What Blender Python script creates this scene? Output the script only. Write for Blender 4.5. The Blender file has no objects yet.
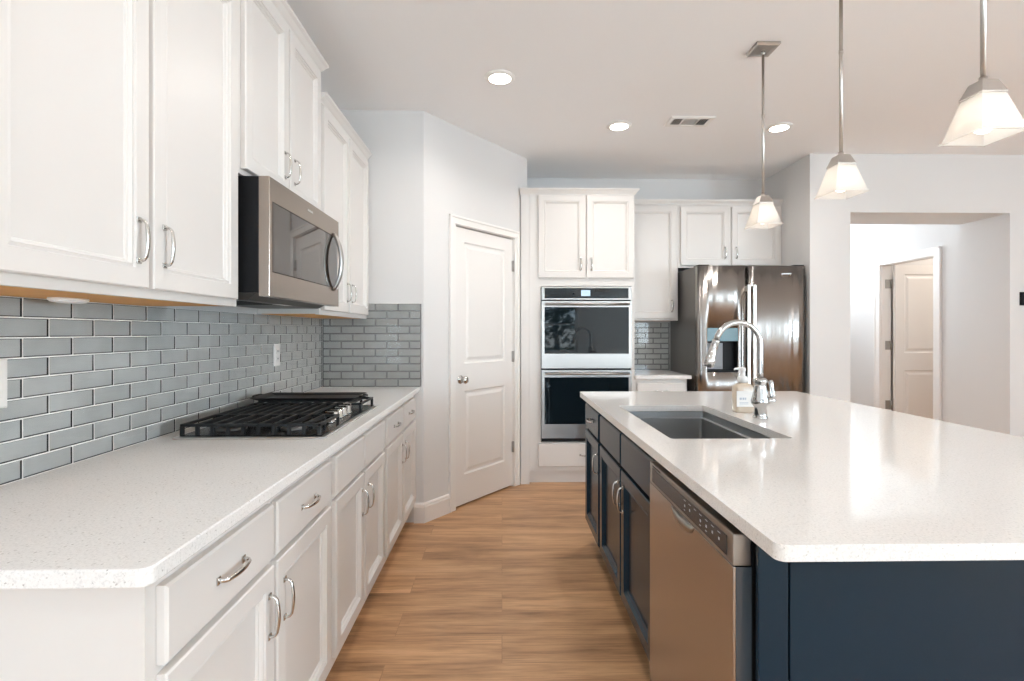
import bpy, bmesh, math, random
from mathutils import Vector, Matrix
random.seed(7)
C = bpy.context.scene.collection
SC = bpy.context.scene
PI = math.pi
V = Vector

# ------------------------------------------------------------------ camera
cam_d = bpy.data.cameras.new('camera')
cam = bpy.data.objects.new('camera', cam_d); C.objects.link(cam)
cam.location = (0, 0, 1.287)
cam.rotation_euler = (PI/2, 0, -math.atan(10/510))
cam_d.sensor_width = 36.0
cam_d.lens = 36.0*510/1024
cam_d.shift_y = -9.0/1024
cam_d.clip_start = 0.02
SC.camera = cam

# ------------------------------------------------------------------ view, world, lights
SC.view_settings.view_transform = 'Standard'
SC.view_settings.look = 'None'
SC.view_settings.gamma = 1.0
SC.view_settings.use_curve_mapping = False
SC.view_settings.exposure = 0.48
SC.cycles.use_denoising = True
SC.cycles.max_bounces = 14
SC.cycles.diffuse_bounces = 12
SC.cycles.glossy_bounces = 6
SC.cycles.transmission_bounces = 8
SC.cycles.sample_clamp_indirect = 8.0
SC.cycles.caustics_reflective = False
SC.cycles.caustics_refractive = False

W = bpy.data.worlds.new('sky'); SC.world = W; W.use_nodes = True
nt = W.node_tree
bgn = nt.nodes['Background']
skyt = nt.nodes.new('ShaderNodeTexSky'); skyt.sky_type = 'HOSEK_WILKIE'; skyt.turbidity = 4.0
skyt.sun_direction = V((-0.3, 0.6, 0.7)).normalized()
nt.links.new(skyt.outputs[0], bgn.inputs[0]); bgn.inputs[1].default_value = 14.0

CEIL = 2.775
def area(name, loc, rot, sx, sy, power, col, spread=PI):
    l = bpy.data.lights.new(name, 'AREA'); l.shape = 'RECTANGLE'; l.size = sx; l.size_y = sy
    l.energy = power; l.color = col; l.spread = spread
    o = bpy.data.objects.new(name, l); C.objects.link(o); o.location = loc; o.rotation_euler = rot
    return o
DAY = (0.75, 0.895, 1.0)
WARM = (1.0, 0.95, 0.90)
# daylight through the openings behind and to the side of the camera
area('daylight_rear_patio', (-1.0, -4.45, 1.25), (-PI/2-.45, 0, PI), 2.3, 2.0, 122, DAY)
area('daylight_rear_wide', (4.9, -4.45, 1.5), (-PI/2-.75, 0, PI), 2.3, 1.5, 80, DAY)
area('daylight_side', (6.95, -1.8, 1.55), (PI/2+.45, 0, PI/2+.25), 2.8, 1.6, 270, DAY)
area('hall_light_unseen', (3.5, 6.9, 2.2), (PI/2+.5, 0, PI), 1.2, 1.0, 31, (0.84, 0.93, 1.0))  # unseen hall lamp added to whiten the hall wall; no opening here

# ------------------------------------------------------------------ mesh helpers
def new(): return bmesh.new()

def add_box(bm, x0, y0, z0, x1, y1, z1, bev=0.0, seg=2, mi=0, rot=None, piv=None):
    r = bmesh.ops.create_cube(bm, size=1.0)
    vs = r['verts']
    for v in vs:
        v.co = V(((x0+x1)/2+v.co.x*(x1-x0), (y0+y1)/2+v.co.y*(y1-y0), (z0+z1)/2+v.co.z*(z1-z0)))
    fs = list({f for v in vs for f in v.link_faces})
    for f in fs: f.material_index = mi
    if bev > 0:
        es = list({e for v in vs for e in v.link_edges})
        out = bmesh.ops.bevel(bm, geom=es, offset=bev, segments=seg, affect='EDGES', profile=0.5)
        vs = list({v for f in out['faces'] for v in f.verts} | {v for v in vs if v.is_valid})
        for f in out['faces']: f.material_index = mi
    if rot is not None:
        bmesh.ops.rotate(bm, verts=[v for v in vs if v.is_valid], cent=piv, matrix=rot)
    return vs

def add_loft(bm, rings, smooth=True, closed=False, caps=True, mi=0):
    """rings: lists of points of equal length, joined one after the other"""
    R = [[bm.verts.new(p) for p in ring] for ring in rings]
    n = len(R[0])
    for a in range(len(R)-1 if not closed else len(R)):
        A, B = R[a], R[(a+1) % len(R)]
        for i in range(n):
            f = bm.faces.new((A[i], A[(i+1) % n], B[(i+1) % n], B[i])); f.smooth = smooth; f.material_index = mi
    if caps and not closed:
        f = bm.faces.new(list(reversed(R[0]))); f.material_index = mi
        f = bm.faces.new(R[-1]); f.material_index = mi

def add_lathe(bm, prof, cx=0, cy=0, n=24, axis='Z', base=0.0, smooth=True, mi=0, caps=True):
    rings = []
    for r, h in prof:
        ring = []
        for i in range(n):
            a = 2*PI*i/n
            u, v = max(r, 1e-5)*math.cos(a), max(r, 1e-5)*math.sin(a)
            if axis == 'Z': ring.append((cx+u, cy+v, base+h))
            elif axis == 'Y': ring.append((cx+u, base-h, cy+v))     # grows towards -Y
            else: ring.append((base+h, cx+u, cy+v))
        rings.append(ring)
    add_loft(bm, rings, smooth, caps=caps, mi=mi)

def add_tube(bm, pts, r, n=12, flat=(1, 1), up=None, mi=0):
    pts = [V(p) for p in pts]
    rs = r if isinstance(r, (list, tuple)) else [r]*len(pts)
    up = V(up) if up else None
    rings = []
    prev = None
    for i, p in enumerate(pts):
        t = (pts[min(i+1, len(pts)-1)]-pts[max(i-1, 0)]).normalized()
        if up is not None: u = (up-t*up.dot(t)).normalized()
        elif prev is None:
            u = V((0, 0, 1)) if abs(t.z) < .9 else V((1, 0, 0))
            u = (u-t*u.dot(t)).normalized()
        else: u = (prev-t*prev.dot(t)).normalized()
        prev = u
        w = t.cross(u)
        rings.append([p+u*rs[i]*flat[0]*math.cos(2*PI*k/n)+w*rs[i]*flat[1]*math.sin(2*PI*k/n) for k in range(n)])
    add_loft(bm, rings, True, mi=mi)

def add_panel(bm, x0, x1, z0, z1, yf, rings, mi=0):
    """nested rectangles facing -Y: (inset, height in front of the plane yf)"""
    R = []
    for ins, d in rings:
        R.append([(x0+ins, yf-d, z0+ins), (x1-ins, yf-d, z0+ins), (x1-ins, yf-d, z1-ins), (x0+ins, yf-d, z1-ins)])
    add_loft(bm, R, False, mi=mi)

def add_prism(bm, pts, z0, z1, mi=0):
    add_loft(bm, [[(x, y, z0) for x, y in pts], [(x, y, z1) for x, y in pts]], False, mi=mi)

def add_skirt(bm, x0, x1, y0, y1, ends, prof):
    """a moulding round the left, front and right of a box: (overhang, z); the back edge stays at y1"""
    add_loft(bm, [[(x0-o*ends[0], y0-o, z), (x1+o*ends[1], y0-o, z), (x1+o*ends[1], y1, z), (x0-o*ends[0], y1, z)] for o, z in prof], False)

def bevelmod(o, w, seg=2, ang=50):
    m = o.modifiers.new('edge', 'BEVEL'); m.width = w; m.segments = seg; m.limit_method = 'ANGLE'; m.angle_limit = math.radians(ang)
    return o

def obj(name, bm, mats, parent=None, norm=True):
    if norm: bmesh.ops.recalc_face_normals(bm, faces=bm.faces)
    me = bpy.data.meshes.new(name); bm.to_mesh(me); bm.free()
    o = bpy.data.objects.new(name, me); C.objects.link(o)
    for m in (mats if isinstance(mats, (list, tuple)) else [mats]): me.materials.append(m)
    if parent is not None: o.parent = parent
    return o

def thing(name, label, cat, loc=(0, 0, 0), rz=0.0, group=None):
    o = bpy.data.objects.new(name, None); C.objects.link(o)
    o.empty_display_size = .05
    o.location = loc; o.rotation_euler = (0, 0, rz); o['label'] = label; o['category'] = cat
    if group: o['group'] = group
    return o
def tag(o, label, cat, group=None):
    o['label'] = label; o['category'] = cat
    if group: o['group'] = group
    return o
def struct(name, bm, m, parent=None, label=None):
    o = obj(name, bm, m, parent)
    if parent is None: o['kind'] = 'structure'
    if label: o['label'] = label
    return o

# ------------------------------------------------------------------ materials
def mat(name, col, rough=.5, metal=0.0, coat=0.0, spec=.5, aniso=0.0, emis=None, es=0.0, trans=0.0, ior=1.5):
    m = bpy.data.materials.new(name); m.use_nodes = True
    b = m.node_tree.nodes['Principled BSDF']
    b.inputs['Base Color'].default_value = (*col, 1); b.inputs['Roughness'].default_value = rough
    b.inputs['Metallic'].default_value = metal; b.inputs['Coat Weight'].default_value = coat
    b.inputs['Coat Roughness'].default_value = .06
    b.inputs['Specular IOR Level'].default_value = spec; b.inputs['Anisotropic'].default_value = aniso
    b.inputs['Transmission Weight'].default_value = trans; b.inputs['IOR'].default_value = ior
    if emis: b.inputs['Emission Color'].default_value = (*emis, 1); b.inputs['Emission Strength'].default_value = es
    return m
def N(m, t): return m.node_tree.nodes.new(t)
def L(m, a, b): m.node_tree.links.new(a, b)
def P(m): return m.node_tree.nodes['Principled BSDF']
def coords(m, scale=(1, 1, 1), kind='Object'):
    tc = N(m, 'ShaderNodeTexCoord'); mp = N(m, 'ShaderNodeMapping'); mp.inputs['Scale'].default_value = scale
    L(m, tc.outputs[kind], mp.inputs['Vector']); return mp.outputs['Vector']
def noise(m, vec, scale, detail=3, rough=.5):
    n = N(m, 'ShaderNodeTexNoise'); n.inputs['Scale'].default_value = scale; n.inputs['Detail'].default_value = detail
    n.inputs['Roughness'].default_value = rough
    L(m, vec, n.inputs['Vector']); return n
def ramp(m, fac, stops):
    r = N(m, 'ShaderNodeValToRGB'); e = r.color_ramp.elements
    while len(e) < len(stops): e.new(.5)
    for i, (p, c) in enumerate(stops): e[i].position = p; e[i].color = (*c, 1)
    L(m, fac, r.inputs['Fac']); return r
def bump(m, h, strength, dist=.01):
    b = N(m, 'ShaderNodeBump'); b.inputs['Strength'].default_value = strength; b.inputs['Distance'].default_value = dist
    L(m, h, b.inputs['Height']); L(m, b.outputs['Normal'], P(m).inputs['Normal']); return b
def mix(m, fac, a, b, mode='MIX'):
    x = N(m, 'ShaderNodeMix'); x.data_type = 'RGBA'; x.blend_type = mode
    if isinstance(fac, (int, float)): x.inputs[0].default_value = fac
    else: L(m, fac, x.inputs[0])
    for s, i in ((a, 6), (b, 7)):
        if isinstance(s, tuple): x.inputs[i].default_value = (*s, 1)
        else: L(m, s, x.inputs[i])
    return x.outputs[2]

def painted(name, col, rough=.85):
    m = mat(name, col, rough, spec=.3)
    n = noise(m, coords(m), 220, 2); bump(m, n.outputs['Fac'], .05, .002); return m
M_wall = painted('wall_paint', (.70, .692, .684))
M_ceil = painted('ceiling_paint', (.90, .905, .915))
M_trim = mat('trim_white', (.82, .80, .775), .4)
M_cab = mat('cabinet_white', (.72, .695, .67), .36)
M_door = mat('door_white', (.80, .78, .755), .42)
M_wood_raw = mat('raw_plywood', (.62, .33, .10), .5)
_v = coords(M_wood_raw, (60, 2, 2)); _n = noise(M_wood_raw, _v, 1.5, 4)
L(M_wood_raw, ramp(M_wood_raw, _n.outputs['Fac'], [(.3, (.58, .25, .04)), (.7, (.78, .40, .09))]).outputs['Color'], P(M_wood_raw).inputs['Base Color'])
M_navy = mat('cabinet_navy', (.009, .024, .040), .20, spec=.24)
M_nickel = mat('satin_nickel', (.60, .58, .55), .24, 1.0)
M_satin = mat('pendant_nickel', (.52, .49, .46), .30, 1.0)
M_chrome = mat('chrome', (.55, .545, .535), .06, 1.0)
M_black = mat('black_plastic', (.008, .008, .009), .5, spec=.2)
M_iron = mat('cast_iron', (.010, .011, .012), .45, spec=.35)
M_burner = mat('burner_ring', (.20, .195, .19), .4, 1.0)
M_enamel = mat('black_enamel', (.008, .008, .009), .2, spec=.3)
M_glass_dark = mat('dark_oven_glass', (.006, .011, .015), .03, spec=.5, coat=.2)
M_white = mat('white_plastic', (.84, .83, .81), .35)
M_hole = mat('deep_shadow_gap', (.01, .01, .01), .9, spec=.1)
M_bar = mat('pale_steel_bar', (.78, .75, .70), .32, 1.0)
M_hinge = mat('hinge_steel', (.40, .39, .37), .35, 1.0)
M_icon = mat('printed_icons', (.42, .44, .47), .5)
M_display = mat('display', (.03, .05, .07), .2, emis=(.62, .80, .95), es=.75)
M_teal = mat('dispenser_lit_panel', (.05, .11, .13), .2, emis=(.35, .75, .85), es=.03)
M_downlight = mat('downlight_lens', (1, 1, 1), .5, emis=(1.0, .90, .78), es=9.0)
M_bulb = mat('bulb_glow', (1, 1, 1), .5, emis=(1.0, .91, .80), es=2.1)

def steel(name, col, rough, streak_axis='X', waves=0.0, wave_scale=3.0):
    """brushed stainless: fine grain along one direction, optional slow panel waviness"""
    m = mat(name, col, rough, 1.0)
    sc = {'X': (2, 400, 400), 'Z': (400, 400, 2), 'Y': (400, 2, 400)}[streak_axis]
    n = noise(m, coords(m, sc), 1.0, 2)
    r = ramp(m, n.outputs['Fac'], [(.3, (rough*.92,)*3), (.7, (rough*1.08,)*3)])
    if not waves: L(m, r.outputs['Color'], P(m).inputs['Roughness'])
    if waves:
        w = noise(m, coords(m, (1, 1, .03)), wave_scale, 1.5)
        b2 = N(m, 'ShaderNodeBump'); b2.inputs['Strength'].default_value = 1.0; b2.inputs['Distance'].default_value = waves
        L(m, w.outputs['Fac'], b2.inputs['Height']); L(m, b2.outputs['Normal'], P(m).inputs['Normal'])
    P(m).inputs['Anisotropic'].default_value = .85; P(m).inputs['Anisotropic Rotation'].default_value = .25
    return m
M_steel = mat('brushed_steel', (.41, .388, .365), .33, 1.0, aniso=.5)
M_steel_dw = mat('dishwasher_steel', (.50, .455, .42), .27, 1.0, aniso=.4)
M_steel_fr = steel('fridge_steel', (.33, .31, .295), .24, 'Z', .014, 11.0)
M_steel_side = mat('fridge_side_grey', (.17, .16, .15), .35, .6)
M_steel_sink = mat('sink_steel', (.42, .425, .425), .34, 1.0)
M_steel_mw = mat('microwave_steel', (.34, .285, .245), .25, 1.0, aniso=.4)

def quartz(name, base, sp):
    m = mat(name, base, .09, spec=.5)
    v = coords(m)
    a = N(m, 'ShaderNodeTexVoronoi'); a.inputs['Scale'].default_value = 360; L(m, v, a.inputs['Vector'])
    b = noise(m, v, 210, 4, .7)
    k = ramp(m, b.outputs['Fac'], [(.40, (.0,)*3), (.47, (.5,)*3), (.60, (.5,)*3), (.68, (1,)*3)])
    c1 = mix(m, k.outputs['Color'], tuple(x*.86 for x in base), tuple(min(1, x*1.1) for x in base))
    s = ramp(m, a.outputs['Color'], [(.06, (1,)*3), (.11, (0,)*3)])
    c2 = mix(m, s.outputs['Color'], c1, sp)
    L(m, c2, P(m).inputs['Base Color']); return m
M_quartz = quartz('quartz_speckled', (.83, .82, .805), (.46, .44, .42))
M_quartz_i = quartz('quartz_island', (.80, .78, .755), (.58, .56, .53))

# floor: oak look planks running across the aisle
M_floor = mat('oak_plank_floor', (.4, .25, .14), .33, spec=.4)
m = M_floor
v = coords(m)
br = N(m, 'ShaderNodeTexBrick'); L(m, v, br.inputs['Vector'])
br.offset = .37; br.inputs['Scale'].default_value = 1.0
br.inputs['Brick Width'].default_value = 1.22; br.inputs['Row Height'].default_value = .18
br.inputs['Mortar Size'].default_value = .0012; br.inputs['Mortar Smooth'].default_value = .3
br.inputs['Color1'].default_value = (0, 0, 0, 1); br.inputs['Color2'].default_value = (1, 1, 1, 1); br.inputs['Mortar'].default_value = (.5, .5, .5, 1)
addv = N(m, 'ShaderNodeVectorMath'); addv.operation = 'MULTIPLY_ADD'
L(m, br.outputs['Color'], addv.inputs[0]); addv.inputs[1].default_value = (7.3, 3.1, 5.0); L(m, v, addv.inputs[2])
mp = N(m, 'ShaderNodeMapping'); mp.inputs['Scale'].default_value = (1.0, 7.0, 1.0); L(m, addv.outputs[0], mp.inputs['Vector'])
g1 = noise(m, mp.outputs['Vector'], 1.6, 6, .62)
mp2 = N(m, 'ShaderNodeMapping'); mp2.inputs['Scale'].default_value = (2.0, 60.0, 1.0); L(m, addv.outputs[0], mp2.inputs['Vector'])
g2 = noise(m, mp2.outputs['Vector'], 1.8, 5, .65)
c = ramp(m, g1.outputs['Fac'], [(.30, (0.275, 0.151, 0.076)), (.44, (0.495, 0.283, 0.146)), (.58, (0.638, 0.378, 0.201)), (.76, (0.726, 0.454, 0.265))]).outputs['Color']
gr = ramp(m, g2.outputs['Fac'], [(.32, (.62, .59, .56)), (.52, (1, 1, 1)), (.8, (1.06, 1.06, 1.06))]).outputs['Color']
c = mix(m, .8, c, gr, 'MULTIPLY')
pl = ramp(m, br.outputs['Color'], [(0, (.86, .85, .84)), (1, (1.05, 1.04, 1.03))]).outputs['Color']
c = mix(m, .8, c, pl, 'MULTIPLY')
mo = ramp(m, br.outputs['Fac'], [(0, (1, 1, 1)), (1, (.68, .64, .60))]).outputs['Color']
c = mix(m, 1.0, c, mo, 'MULTIPLY')
L(m, c, P(m).inputs['Base Color'])
bump(m, g2.outputs['Fac'], .08, .002)

# glass tile: grey face, dark edges and a rim painted for reflection in the glass, light grout
def tilemat(name, c0, c1):
    m = mat(name, c0, .5, spec=.3)
    tv = N(m, 'ShaderNodeTexCoord')
    n = noise(m, tv.outputs['Object'], 9, 2)
    n2 = noise(m, coords(m, (30, 30, 260)), 1.0, 2)
    a = ramp(m, n.outputs['Fac'], [(.35, c0), (.65, c1)]).outputs['Color']
    b = ramp(m, n2.outputs['Fac'], [(.3, (.97, .97, .97)), (.7, (1.02, 1.02, 1.02))]).outputs['Color']
    L(m, mix(m, .8, a, b, 'MULTIPLY'), P(m).inputs['Base Color'])
    return m
M_tile = tilemat('grey_glass_tile', (.68, .67, .65), (.76, .75, .73))
M_tile_edge_shade = mat('tile_edge_and_shade', (.03, .031, .032), .3, spec=.3)
M_tile_glass = bpy.data.materials.new('clear_tile_glass'); M_tile_glass.use_nodes = True
_t = M_tile_glass.node_tree
for _x in list(_t.nodes):
    if _x.type != 'OUTPUT_MATERIAL': _t.nodes.remove(_x)
_o = [x for x in _t.nodes if x.type == 'OUTPUT_MATERIAL'][0]
_a = _t.nodes.new('ShaderNodeBsdfTransparent'); _a.inputs[0].default_value = (.97, .98, .975, 1)
_b = _t.nodes.new('ShaderNodeBsdfGlossy'); _b.inputs['Roughness'].default_value = .04
_f = _t.nodes.new('ShaderNodeFresnel'); _f.inputs[0].default_value = 1.45
_m = _t.nodes.new('ShaderNodeMixShader')
_t.links.new(_f.outputs[0], _m.inputs[0]); _t.links.new(_a.outputs[0], _m.inputs[1]); _t.links.new(_b.outputs[0], _m.inputs[2]); _t.links.new(_m.outputs[0], _o.inputs[0])
M_grout = mat('light_grout', (.92, .905, .875), .8)

# frosted pendant glass
M_frost = bpy.data.materials.new('frosted_glass'); M_frost.use_nodes = True
_t = M_frost.node_tree
for _x in list(_t.nodes):
    if _x.type != 'OUTPUT_MATERIAL': _t.nodes.remove(_x)
_o = [x for x in _t.nodes if x.type == 'OUTPUT_MATERIAL'][0]
_d = _t.nodes.new('ShaderNodeBsdfTranslucent'); _d.inputs[0].default_value = (.97, .95, .92, 1)
_g = _t.nodes.new('ShaderNodeBsdfDiffuse'); _g.inputs[0].default_value = (.93, .91, .89, 1)
_p = _t.nodes.new('ShaderNodeBsdfGlossy'); _p.inputs['Roughness'].default_value = .15
_m1 = _t.nodes.new('ShaderNodeMixShader'); _m1.inputs[0].default_value = .45
_m2 = _t.nodes.new('ShaderNodeMixShader'); _m2.inputs[0].default_value = .06
_tr = _t.nodes.new('ShaderNodeBsdfTransparent'); _tr.inputs[0].default_value = (1, .97, .93, 1)
_m3 = _t.nodes.new('ShaderNodeMixShader'); _m3.inputs[0].default_value = .28
_t.links.new(_d.outputs[0], _m1.inputs[1]); _t.links.new(_g.outputs[0], _m1.inputs[2])
_t.links.new(_m1.outputs[0], _m3.inputs[1]); _t.links.new(_tr.outputs[0], _m3.inputs[2]); _t.links.new(_m3.outputs[0], _m2.inputs[1]); _t.links.new(_p.outputs[0], _m2.inputs[2]); _t.links.new(_m2.outputs[0], _o.inputs[0])

# ------------------------------------------------------------------ room shell
YR, YB, XL, XR = -4.6, 4.95, -1.212, 7.1
RET = 3.45           # return wall at the end of the left run
A_, B_ = V((-.528, RET)), V((.217, 4.395))   # the slanted pantry wall
def wallbox(name, *b):
    bm = new(); add_box(bm, *b); return struct(name, bm, M_wall)
bm = new(); add_box(bm, -1.6, YR-.3, -.1, 9.0, 8.6, 0); struct('floor', bm, M_floor)
M_bounce = mat('cream_bounce', (.74, .70, .64), .95, spec=.1)
bm = new(); add_box(bm, 1.2, YR+.02, .0005, XR-.02, -.6, .012); struct('floor_bounce', bm, M_bounce)  # unseen pale slab added to bounce window light up to the ceiling
bm = new(); add_box(bm, -1.6, YR-.3, CEIL, 9.0, 8.6, CEIL+.1); struct('ceiling', bm, M_ceil)
wallbox('wall_left', XL-.12, YR, 0, XL, RET+.12, CEIL)
wallbox('wall_return', XL, RET, 0, A_.x-.0, RET+.12, CEIL)
wallbox('wall_pantry_left', -1.332, RET+.125, 0, XL, 5.07, CEIL)
wallbox('wall_pantry_rear', XL+.001, 4.96, 0, .095, 5.07, CEIL)
wallbox('wall_back', .10, YB, 0, 2.575, YB+.12, CEIL)
wallbox('wall_pantry_side', B_.x-.12, B_.y+.10, 0, B_.x, YB, CEIL)
wallbox('wall_fridge', 2.575, 4.215, 0, 2.918, 4.96, CEIL)
# facing wall right of the fridge with the hall opening
OX0, OX1, OZ, OD = 2.918, 4.28, 2.285, 4.68
bm = new(); add_box(bm, OX0, 4.215, OZ, OX1, OD, CEIL); add_box(bm, OX1, 4.215, 0, XR, OD, CEIL); struct('wall_hall_opening', bm, M_wall)
# hall and the room beyond its door
HX = 4.33
HY0, HY1, HZ = 5.02, 5.745, 2.045
bm = new()
add_box(bm, HX, OD, 0, HX+.11, HY0, CEIL); add_box(bm, HX, HY1, 0, HX+.11, 7.6, CEIL); add_box(bm, HX, HY0, HZ, HX+.11, HY1, CEIL)
struct('wall_hall_right', bm, M_wall)
wallbox('wall_hall_left', 2.60, 4.97, 0, 2.72, 7.6, CEIL)
wallbox('wall_hall_end', 2.60, 7.6, 0, 6.8, 7.7, CEIL)
wallbox('wall_gap_shade', HX+.111, HY1+.06, 0, 6.6, HY1+.16, CEIL)  # unseen wall added close behind the door leaf to darken the gap
wallbox('wall_bedroom_side', 6.6, OD, 0, 6.7, 7.6, CEIL)
# rear and right walls of the open room, with window openings
def wall_with_holes(name, axis, pos, th, a0, a1, holes):
    bm = new(); cuts = sorted({a0, a1} | {h[0] for h in holes} | {h[1] for h in holes})
    for p, q in zip(cuts, cuts[1:]):
        hs = [h for h in holes if h[0] <= p and h[1] >= q]
        segs = [(0, CEIL)] if not hs else [(0, hs[0][2]), (hs[0][3], CEIL)]
        for z0, z1 in segs:
            if z1-z0 < 1e-4: continue
            if axis == 'Y': add_box(bm, p, pos-th, z0, q, pos, z1)
            else: add_box(bm, pos, p, z0, pos+th, q, z1)
    return struct(name, bm, M_wall)
rear_holes = [(-1.0-1.2, -1.0+1.2, 0.0, 2.35), (1.0, 1.95, .75, 2.2), (3.7, 6.1, .7, 2.3)]
rear_holes[0] = (-1.15, .25, .05, 2.35)
wall_with_holes('wall_rear', 'Y', YR, .14, XL, XR, rear_holes)
side_holes = [(-3.3, -.3, .7, 2.4)]
wall_with_holes('wall_right', 'X', XR, .14, YR, 4.215, side_holes)
def window(n, axis, pos, a0, a1, z0, z1, nv, nh):
    bm = new(); w = .05
    def bar(p, q, r, s, d=.03):
        if axis == 'Y': add_box(bm, p, pos-.09, r, q, pos-.09+d, s)
        else: add_box(bm, pos+.06, p, r, pos+.06+d, q, s)
    bar(a0, a0+w, z0, z1); bar(a1-w, a1, z0, z1); bar(a0+w, a1-w, z0, z0+w); bar(a0+w, a1-w, z1-w, z1)
    for i in range(1, nv):
        c = a0+(a1-a0)*i/nv; bar(c-.012, c+.012, z0+w, z1-w, .02)
    for i in range(1, nh):
        c = z0+(z1-z0)*i/nh; bar(a0+w, a1-w, c-.02, c+.02, .026)
    o = obj('window_%d' % n, bm, M_trim); o['kind'] = 'structure'
    bm = new()
    if axis == 'Y': add_box(bm, a0+w, pos-.078, z0+w, a1-w, pos-.074, z1-w)
    else: add_box(bm, pos+.074, a0+w, z0+w, pos+.078, a1-w, z1-w)
    obj('pane', bm, M_pane, o)
M_pane = mat('window_pane', (1, 1, 1), .0, trans=1.0, ior=1.02, spec=.2)
window(1, 'Y', YR, -1.15, .25, .05, 2.35, 2, 1)
window(2, 'Y', YR, 1.0, 1.95, .75, 2.2, 1, 2)
window(3, 'Y', YR, 3.7, 6.1, .7, 2.3, 3, 2)
window(4, 'X', XR, -3.3, -.3, .7, 2.4, 3, 2)

M_lawn = mat('lawn_green', (.10, .13, .05), .9, spec=.1)
M_leaf = mat('tree_leaf', (.035, .055, .02), .7, spec=.2)
M_bark = mat('tree_bark', (.10, .07, .05), .9)
bm = new(); add_box(bm, -25, -40, -.32, 30, YR-.32, -.22); struct('ground', bm, M_lawn)
t = thing('tree', 'leafy tree outdoors, mirrored in the left of the upper oven glass', 'tree', (2.1, -11.0, -.22))
bm = new(); add_tube(bm, [(0, 0, 0), (.03, .02, .8), (-.04, 0, 1.6), (.02, 0, 2.5)], [.14, .11, .09, .05], 10); obj('trunk', bm, M_bark, t)
bm = new(); tr = random.Random(5)
for i in range(900):
    a, b, c_ = tr.gauss(0, .75), tr.gauss(0, .75), tr.gauss(2.2, .75)
    if c_ < .5: continue
    q_ = .09+.08*tr.random(); n_ = V((tr.gauss(0, 1), tr.gauss(0, 1), tr.gauss(0, 1))).normalized()
    u_ = n_.orthogonal().normalized(); w_ = n_.cross(u_); o_ = V((a, b, c_))
    f = bm.faces.new([bm.verts.new(o_+u_*q_), bm.verts.new(o_+w_*q_*.5), bm.verts.new(o_-u_*q_), bm.verts.new(o_-w_*q_*.5)])
obj('foliage', bm, M_leaf, t, False)

# slanted pantry wall, built in its own frame: x along the wall, -y towards the kitchen
dv = (B_-A_); PL = dv.length; PR = math.atan2(dv.y, dv.x)
DU0, DU1, DZ = .300, 1.010, 2.062
bm = new()
for b in ((0, 0, 0, DU0, .11, CEIL), (DU1, 0, 0, PL, .11, CEIL), (DU0, 0, DZ, DU1, .11, CEIL)): add_box(bm, *b)
o = struct('wall_pantry', bm, M_wall); o.location = (A_.x, A_.y, 0); o.rotation_euler = (0, 0, PR)

def casing(bm, u0, u1, zt, w=.062, d=.016, y=0.0):
    for (a, b, s) in ((u0-w, u0, 1), (u1, u1+w, 0)):
        add_box(bm, a, y-d, 0, b, y, zt, .003)
        if s: add_box(bm, a, y-d-.005, 0, a+.018, y-d+.004, zt+w, .003)
        else: add_box(bm, b-.018, y-d-.005, 0, b, y-d+.004, zt+w, .003)
    add_box(bm, u0-w, y-d, zt, u1+w, y, zt+w, .003)
    add_box(bm, u0-w, y-d-.005, zt+w-.018, u1+w, y-d+.004, zt+w, .003)

def door_slab(bm, w, h, t=.035, y=0.0):
    """two panel interior door, front face at y-t"""
    s = .105
    xs = [0, s, w-s, w]; zs = [0, .215, .835, 1.035, h-.10, h]
    yf = y-t
    vv = {(i, k): bm.verts.new((xs[i], yf, zs[k])) for i in range(4) for k in range(6)}
    for i in range(3):
        for k in range(5):
            if i == 1 and k in (1, 3): continue
            bm.faces.new((vv[i, k], vv[i+1, k], vv[i+1, k+1], vv[i, k+1]))
    for k in (1, 3):
        R = []
        for ins, d in ((0, 0), (.010, -.009), (.026, -.009), (.048, -.002), (.052, -.002)):
            R.append([(xs[1]+ins, yf-d, zs[k]+ins), (xs[2]-ins, yf-d, zs[k]+ins), (xs[2]-ins, yf-d, zs[k+1]-ins), (xs[1]+ins, yf-d, zs[k+1]-ins)])
        Rv = [[bm.verts.new(p) for p in r] for r in R]
        for a in range(len(Rv)-1):
            for i in range(4): bm.faces.new((Rv[a][i], Rv[a][(i+1) % 4], Rv[a+1][(i+1) % 4], Rv[a+1][i]))
        bm.faces.new(Rv[-1])
    bv = [bm.verts.new(p) for p in ((0, y, 0), (w, y, 0), (w, y, h), (0, y, h))]
    bm.faces.new(bv)
    fl = [vv[0, k] for k in range(6)]; fr = [vv[3, k] for k in range(6)]
    bm.faces.new(fl+[bv[3], bv[0]]); bm.faces.new(fr+[bv[2], bv[1]])
    bm.faces.new([vv[i, 0] for i in range(4)]+[bv[1], bv[0]]); bm.faces.new([vv[i, 5] for i in range(4)]+[bv[2], bv[3]])

# door_1: pantry door
d1 = bpy.data.objects.new('door_1', None); C.objects.link(d1); d1['kind'] = 'structure'
d1.location = (A_.x, A_.y, 0); d1.rotation_euler = (0, 0, PR)
bm = new(); casing(bm, DU0, DU1, DZ)
add_box(bm, DU0, 0, 0, DU0+.004, .11, DZ); add_box(bm, DU1-.004, 0, 0, DU1, .11, DZ); add_box(bm, DU0, 0, DZ-.004, DU1, .11, DZ)
obj('door_frame', bm, M_trim, d1)
bm = new(); door_slab(bm, DU1-DU0-.014, 2.035, .035, .042)
sl = obj('door_panel', bm, M_door, d1); sl.location = (DU0+.007, 0, .014)
bm = new()
KU, KZ = DU0+.066, .935
add_lathe(bm, [(.031, 0), (.032, .004), (.028, .009), (.012, .011), (.011, .030), (.018, .036), (.026, .044), (.0285, .054), (.025, .063), (.012, .068), (.0, .069)], KU, KZ, 24, 'Y', .0065)
obj('door_knob', bm, M_nickel, d1)
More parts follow.
